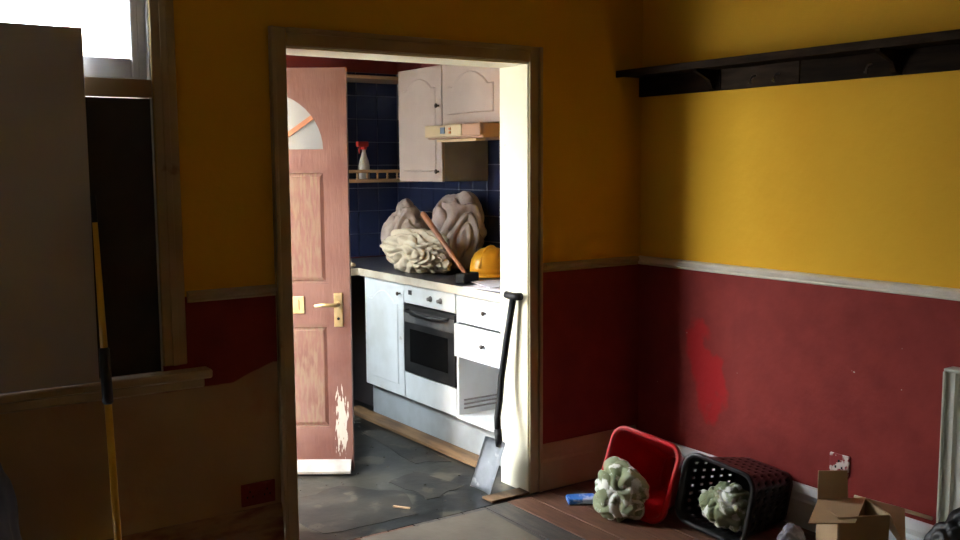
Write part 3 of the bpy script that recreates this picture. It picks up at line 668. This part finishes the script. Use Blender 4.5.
for k, (px, py, a, lab) in enumerate(((2.80, 3.93, 0.2, 'lower white printed paper near the worktop edge beside the doorway'), (2.87, 4.02, -0.25, 'upper white printed paper behind the mallet on the worktop'))):
    bm = bmesh.new(); bx(bm, -0.105, 0.105, -0.148, 0.148, 0, 0.004)
    o = tag(obj('paper', bm, 'paper'), lab, 'paper', 'papers on the worktop'); o.location = (px, py, CT + 0.001 + k * 0.0045); o.rotation_euler = (0, 0, a)

# ------------------------------------------------------------------ shovel against the doorway
sh = thing('shovel', 'black-handled shovel with grey square blade leaning on the doorway jamb', 'shovel', (2.457, 3.575, 0.0))
base = Vector((2.457, 3.575, 0.0))
bl = Vector((2.462, 3.664, 0.003)); br = Vector((2.452, 3.492, 0.003)); tl = Vector((2.500, 3.592, 0.252)); trr = Vector((2.500, 3.432, 0.252))
bm = bmesh.new(); NU, NV = 10, 8; gr = []
nrm = (br - bl).cross(tl - bl).normalized()
for i in range(NV + 1):
    row = []
    for j in range(NU + 1):
        u, v = j / NU, i / NV
        p = bl.lerp(br, u).lerp(tl.lerp(trr, u), v) - base
        p += nrm * (0.016 * (2 * u - 1) ** 2 - 0.012 * v * (1 - (2 * u - 1) ** 2))
        row.append(bm.verts.new(p))
    gr.append(row)
for i in range(NV):
    for j in range(NU): bm.faces.new((gr[i][j], gr[i][j + 1], gr[i + 1][j + 1], gr[i + 1][j]))
bmesh.ops.solidify(bm, geom=bm.faces[:], thickness=0.003)
obj('blade', bm, 'galv', sh, True)
sp = [(2.498, 3.514, 0.222), (2.500, 3.508, 0.249), (2.503, 3.520, 0.300), (2.512, 3.535, 0.351), (2.532, 3.545, 0.42), (2.548, 3.553, 0.525), (2.565, 3.530, 0.72), (2.580, 3.505, 0.895)]
obj('socket', tube(bmesh.new(), [Vector(p) - base for p in sp[:3]], [0.010, 0.017, 0.018], 12), 'iron', sh, True)
obj('shaft', tube(bmesh.new(), [Vector(p) - base for p in sp[2:]], 0.0155, 12), 'iron', sh, True)
obj('grip', tube(bmesh.new(), [Vector((2.572, 3.548, 0.912)) - base, Vector((2.580, 3.505, 0.905)) - base, Vector((2.586, 3.455, 0.910)) - base], [0.017, 0.018, 0.017], 12), 'rubber', sh, True)

# ------------------------------------------------------------------ dark wall shelf on the right wall
sf = thing('wall_shelf', 'long dark wooden wall shelf with rail beneath on the right wall', 'shelf', (0, 0, 0))
SYa = 0.6
box('shelf_board', 'dark_wood', sf, XR - 0.160, XR - 0.001, SYa, YB - 0.001, 1.905, 1.928, 0.003)
box('front_lip', 'dark_wood2', sf, XR - 0.170, XR - 0.1605, SYa, YB - 0.001, 1.900, 1.932, 0.002)
ys = [YB - 0.002, 2.93, 2.52, 2.08, SYa]
for a, b, m in zip(ys, ys[1:], ('dark_wood', 'dark_wood2', 'dark_wood', 'dark_wood')):
    box('back_rail', m, sf, XR - 0.024, XR - 0.001, b + 0.002, a - 0.002, 1.815, 1.9045, 0.002)
for yb in (2.97, 2.10, 1.2):
    obj('bracket', prism(bmesh.new(), [(XR - 0.025, 1.904), (XR - 0.145, 1.904), (XR - 0.14, 1.893), (XR - 0.06, 1.86), (XR - 0.04, 1.825), (XR - 0.025, 1.82)], 'y', yb - 0.010, yb + 0.010), 'dark_wood', sf)
for yh in (2.74, 2.62, 2.20):
    obj('hook', tube(bmesh.new(), [(XR - 0.024, yh, 1.862), (XR - 0.045, yh, 1.858), (XR - 0.058, yh, 1.842), (XR - 0.056, yh, 1.828), (XR - 0.066, yh, 1.832)], 0.003, 8), 'steel', sf, True)

# ------------------------------------------------------------------ laundry baskets lying on their sides
def rrect(w, h, r, n=8):
    """rounded rectangle in (u,v), starting bottom-left corner, counter-clockwise; list of points"""
    P = []
    for cx, cy, a0 in ((w - r, r, -PI / 2), (w - r, h - r, 0), (r, h - r, PI / 2), (r, r, PI)):
        for i in range(n + 1):
            a = a0 + PI / 2 * i / n; P.append((cx + r * math.cos(a), cy + r * math.sin(a)))
    # resample evenly
    P.append(P[0]); L = [0]
    for a, b in zip(P, P[1:]): L.append(L[-1] + math.hypot(b[0] - a[0], b[1] - a[1]))
    N = 96; out = []; j = 0
    for i in range(N):
        s = L[-1] * i / N
        while L[j + 1] < s: j += 1
        t = (s - L[j]) / max(L[j + 1] - L[j], 1e-9)
        out.append((P[j][0] + (P[j + 1][0] - P[j][0]) * t, P[j][1] + (P[j + 1][1] - P[j][1]) * t))
    return out
def basket(name, label, m, Dp, Cp, Ap, depth, shrink, slots, roll=0.0):
    Dp, Cp, Ap = Vector(Dp), Vector(Cp), Vector(Ap)
    e1 = (Cp - Dp); W = e1.length; e1.normalize()
    e2 = Ap - Dp; e2 -= e1 * e2.dot(e1); Hh = e2.length; e2.normalize()
    nrm = e2.cross(e1); nrm = nrm if nrm.x > 0 else -nrm       # into the basket
    rq = Matrix.Rotation(roll, 3, nrm); e1 = rq @ e1; e2 = rq @ e2
    root = thing(name, label, 'laundry basket', Dp)
    def P(u, v, d): return e1 * u + e2 * v + nrm * d
    zlow = min((e1 * u + e2 * v).z for u in (-0.012, W + 0.012) for v in (-0.012, Hh + 0.012))
    root.location.z = max(0.004 - zlow - 0.012, 0.004)
    def ring(t, extra=0.0, d=None):
        s = shrink * t
        pts = rrect(W - 2 * s + 2 * extra, Hh - 2 * s + 2 * extra, 0.055 - 0.01 * t + extra)
        return [P(u + s - extra, v + s - extra, depth * t if d is None else d) for u, v in pts]
    R = 18
    bm = bmesh.new(); rows = [[bm.verts.new(p) for p in ring(k / R)] for k in range(R + 1)]
    N = 96
    for k in range(R):
        for j in range(N):
            if slots and 3 <= k <= 15 and k % 3 == 0 and j % 3 == 0: continue
            bm.faces.new((rows[k][j], rows[k][(j + 1) % N], rows[k + 1][(j + 1) % N], rows[k + 1][j]))
    loose = [v for v in bm.verts if not v.link_faces]
    bmesh.ops.delete(bm, geom=loose, context='VERTS')
    o = obj('side', bm, m, root, True); s = o.modifiers.new('thick', 'SOLIDIFY'); s.thickness = 0.0025; s.offset = 0
    bm = bmesh.new(); a = [bm.verts.new(p) for p in ring(1.0)]; b = [bm.verts.new(p) for p in ring(1.0, 0, depth - 0.004)]
    bm.faces.new(a); bm.faces.new(b)
    for j in range(N): bm.faces.new((a[j], a[(j + 1) % N], b[(j + 1) % N], b[j]))
    obj('base', bm, m, root)
    bm = bmesh.new(); sec = [(0.0, 0.0), (0.014, 0.0), (0.016, 0.006), (0.015, 0.022), (0.012, 0.022), (0.011, 0.007), (0.0, 0.006)]
    rr = [[bm.verts.new(p) for p in ring(0, ex, dd)] for ex, dd in sec]
    for k in range(len(sec)):
        r0, r1 = rr[k], rr[(k + 1) % len(sec)]
        for j in range(N): bm.faces.new((r0[j], r0[(j + 1) % N], r1[(j + 1) % N], r1[j]))
    obj('rim', bm, m, root, True)
    return root
basket('laundry_basket', 'red plastic laundry basket tipped on its side near the corner', 'red_plastic',
       (2.755, 3.125, 0.019), (2.825, 2.805, 0.019), (2.845, 3.115, 0.330), 0.34, 0.085, False, 0.13)
basket('laundry_basket', 'black perforated plastic laundry basket tipped on its side', 'black_plastic',
       (2.872, 2.765, 0.019), (2.910, 2.450, 0.019), (2.905, 2.770, 0.290), 0.36, 0.028, True, 0.11)
tag(lump('patterned_cloth', 'cloth_leaf', (2.752, 2.965, 0), (0.105, 0.145, 0.130), 22, None, 0.20, 4.5, 0.02, floor=0.004, sub=6, direction=(0.3, -0.7, 0.6)),
    'green and white leaf-patterned cloth spilling out of the red basket', 'cloth')
tag(lump('patterned_cloth', 'cloth_leaf', (2.975, 2.575, 0), (0.110, 0.115, 0.100), 27, None, 0.20, 5.0, 0.02, floor=0.026, sub=6, direction=(0.4, 0.5, 0.7)),
    'green and white leaf-patterned cloth inside the black basket', 'cloth')
# blue packet
bm = bmesh.new(); bx(bm, -0.065, 0.065, -0.038, 0.038, 0, 0.028, 0.008)
o = tag(obj('packet', bm, 'blue_pack'), 'small blue and white packet on the floor beside the cloth', 'packet'); o.location = (2.735, 3.205, 0.001); o.rotation_euler = (0, 0, -0.5)

# ------------------------------------------------------------------ cardboard box and neighbours
ORG = Vector((2.985, 2.160, 0.0))
bxr = thing('cardboard_box', 'small brown cardboard box with raised flaps by the right wall', 'box', ORG)
wv = Vector((0.88, -0.475, 0)); dv_ = Vector((-0.475, -0.88, 0)); BWx, BD, BH, CTk = 0.186, 0.165, 0.258, 0.004
def BP(u, d, z): return wv * u + dv_ * d + Vector((0, 0, z))
def slab(P4, th=CTk):
    P4 = [Vector(p) for p in P4]; nn = (P4[1] - P4[0]).cross(P4[3] - P4[0]).normalized() * th
    bm = bmesh.new(); a = [bm.verts.new(v) for v in P4]; b = [bm.verts.new(v + nn) for v in P4]
    bm.faces.new(a); bm.faces.new(b)
    for i in range(4): bm.faces.new((a[i], a[(i + 1) % 4], b[(i + 1) % 4], b[i]))
    return bm
def side(u0, d0, u1, d1): return [BP(u0, d0, 0), BP(u1, d1, 0), BP(u1, d1, BH), BP(u0, d0, BH)]
for q in (side(0, 0, BWx, 0), side(0, 0, 0, BD), side(BWx, 0, BWx, BD), side(0, BD, BWx, BD)):
    obj('box_side', slab(q), 'card', bxr)
obj('box_bottom', slab([BP(0.005, 0.005, 0.001), BP(BWx - 0.005, 0.005, 0.001), BP(BWx - 0.005, BD - 0.005, 0.001), BP(0.005, BD - 0.005, 0.001)], -CTk), 'card', bxr)
W_ = lambda *p: Vector(p) - ORG
obj('flap', slab([W_(2.985, 2.160, 0.264), W_(3.149, 2.072, 0.264), W_(2.925, 1.962, 0.248), W_(2.790, 2.056, 0.248)]), 'card', bxr)
obj('flap', slab([BP(0.0, -0.006, BH), BP(0.118, -0.006, BH), BP(0.113, -0.010, BH + 0.108), BP(0.002, -0.010, BH + 0.112)]), 'card', bxr)
obj('flap', slab([BP(BWx + 0.005, 0, BH), W_(3.262, 1.985, 0.222), W_(3.035, 1.835, 0.165), BP(BWx + 0.005, BD, BH)]), 'card', bxr)
tag(lump('plastic_bag', 'bag_grey', (2.920, 2.225, 0), (0.052, 0.052, 0.085), 41, None, 0.14, 5.0, 0.03, floor=0.002, sub=5), 'grey crumpled plastic bag left of the cardboard box', 'bag')
tag(lump('black_bag', 'bag_black', (3.07, 1.655, 0), (0.12, 0.125, 0.195), 52, None, 0.12, 5.0, 0.03, floor=0.002, sub=5), 'black crumpled bag on the floor in front of the radiator', 'bag')
# radiator
rd = thing('radiator', 'white panel radiator with vertical flutes at the right edge', 'radiator', (0, 0, 0))
RY1, RY0, RZ0, RZ1 = 1.825, 0.75, 0.20, 0.785
bm = bmesh.new()
pts = [(XR - 0.045, RY1)]
y = RY1
prof = []
while y > RY0 + 0.05:
    prof += [(XR - 0.075, y), (XR - 0.075, y - 0.020), (XR - 0.087, y - 0.026), (XR - 0.087, y - 0.036)]
    y -= 0.042
prof += [(XR - 0.075, RY0)]
front = prof; back = [(XR - 0.060, RY0), (XR - 0.060, RY1)]
prism(bm, front + back, 'z', RZ0 + 0.012, RZ1 - 0.012)
obj('fluted_panel', bm, 'rad', rd)
bm = bmesh.new(); bx(bm, XR - 0.090, XR - 0.030, RY0 - 0.004, RY1 + 0.006, RZ1 - 0.0115, RZ1, 0.004); bx(bm, XR - 0.090, XR - 0.030, RY1 + 0.0005, RY1 + 0.008, RZ0, RZ1 - 0.012, 0.002)
bx(bm, XR - 0.090, XR - 0.030, RY0 - 0.004, RY1 + 0.006, RZ0, RZ0 + 0.0115, 0.004); obj('casing', bm, 'rad', rd)
bm = bmesh.new(); bx(bm, XR - 0.060, XR - 0.001, 1.60, 1.63, 0.3, 0.7); obj('bracket', bm, 'rad', rd); box('bracket', 'rad', rd, XR - 0.060, XR - 0.001, 0.95, 0.98, 0.3, 0.7)
tag(obj('heating_pipe', tube(bmesh.new(), [(XR - 0.030, 2.20, 0.205), (XR - 0.030, 2.0, 0.212), (XR - 0.035, 1.88, 0.215)], 0.007, 10), 'pipe', None, True), 'thin beige pipe along the red wall beside the radiator', 'pipe')
# sockets
def socket(name, label, loc, rz, m, w, h):
    t = thing(name, label, 'socket', loc, rz)
    p = obj('plate', bx(bmesh.new(), -w / 2, w / 2, -0.010, 0, -h / 2, h / 2, 0.003), m, t)
    return t, p
t, p = socket('wall_socket', 'dark red painted double socket low beside the doorway', (1.322, YB - 0.0005, 0.262), 0, 'red_socket', 0.135, 0.086)
for cx in (-0.034, 0.034):
    for (dx, dz) in ((0, 0.012), (-0.011, -0.008), (0.011, -0.008)):
        box('pin_hole', 'iron', p, cx + dx - 0.003, cx + dx + 0.003, -0.0108, -0.0098, dz - 0.004, dz + 0.004)
    box('rocker', 'red_socket', p, cx - 0.006, cx + 0.006, -0.014, -0.009, 0.024, 0.036)
t, p = socket('wall_socket', 'red wall plate with peeled white patch on the right wall', (XR - 0.0005, 2.29, 0.305), -PI / 2, 'socket_peel', 0.086, 0.086)
for (dx, dz) in ((0, 0.016), (-0.014, -0.010), (0.014, -0.010)):
    box('pin_hole', 'iron', p, dx - 0.004, dx + 0.004, -0.0108, -0.0098, dz - 0.005, dz + 0.005)

# ------------------------------------------------------------------ left side things
lb2 = tag(box('leaning_board', 'lean_board', None, -0.13, 0.758, YB - 0.045, YB - 0.033, 0.7755, 1.952, 0.002), 'large grey-brown board standing on the window sill', 'board')
po = thing('long_pole', 'long yellow pole with black grip leaning at the window', 'pole', (0.773, 3.283, 0.0))
pb = Vector((0.0, 0.0, 0.0)); pt = Vector((0.763, 3.375, 1.365)) - Vector((0.773, 3.283, 0.0))
def pp(t): return pb.lerp(pt, t)
obj('lower_tube', tube(bmesh.new(), [pp(0.0), pp(0.53)], 0.0125, 14), 'yellow_pole', po, True)
obj('grip', tube(bmesh.new(), [pp(0.52), pp(0.525), pp(0.655), pp(0.66)], [0.012, 0.018, 0.018, 0.012], 14), 'rubber', po, True)
obj('upper_tube', tube(bmesh.new(), [pp(0.65), pp(0.97)], [0.0125, 0.0085], 14), 'yellow_pole', po, True)
obj('end_cap', tube(bmesh.new(), [pp(0.965), pp(1.03)], 0.010, 14), 'rubber', po, True)
tag(lump('rubble_sack', 'sack', (0.26, 3.10, 0), (0.19, 0.20, 0.44), 61, None, 0.08, 4.0, 0.02, floor=0.002, sub=5, direction=(0, 0.2, 1)), 'dark blue-black sack slumped under the window', 'sack')
# hardboard sheet in front of the doorway
bm = bmesh.new(); bx(bm, -0.60, 0.0, -0.80, 0.0, 0, 0.004)
o = tag(obj('hardboard_sheet', bm, 'hardboard'), 'beige hardboard sheet lying on the floor at the doorway', 'hardboard'); o.location = (2.325, 3.365, 0.0015); o.rotation_euler = (0, 0, -0.03)

# ------------------------------------------------------------------ grit and chips on the kitchen floor
bm = bmesh.new(); rnd = random.Random(3)
def chip(x, y, s):
    mt = Matrix.Translation((x, y, 0.004)) @ Matrix.Rotation(rnd.uniform(0, 6), 4, 'Z') @ Matrix.Diagonal((s, s * rnd.uniform(.3, .8), s * 0.35, 1))
    bmesh.ops.create_icosphere(bm, subdivisions=1, radius=1.0, matrix=mt)
for k in range(70): chip(rnd.uniform(1.6, 2.56), rnd.uniform(3.46, 5.1), rnd.uniform(0.003, 0.010))
for k in range(60): chip(rnd.uniform(2.45, 2.58), rnd.uniform(4.95, 5.35), rnd.uniform(0.006, 0.022))
tag(obj('grit', bm, 'rubble'), 'scattered grit and chips on the wet kitchen floor', 'grit', kind='stuff')
bm = bmesh.new(); bx(bm, -0.04, 0.04, -0.006, 0.006, 0, 0.006, 0.001)
o = tag(obj('wood_sliver', bm, 'shelf_pine'), 'pale sliver of wood on the wet floor inside the doorway', 'sliver'); o.location = (2.04, 3.60, 0.0035); o.rotation_euler = (0, 0, 2.2)
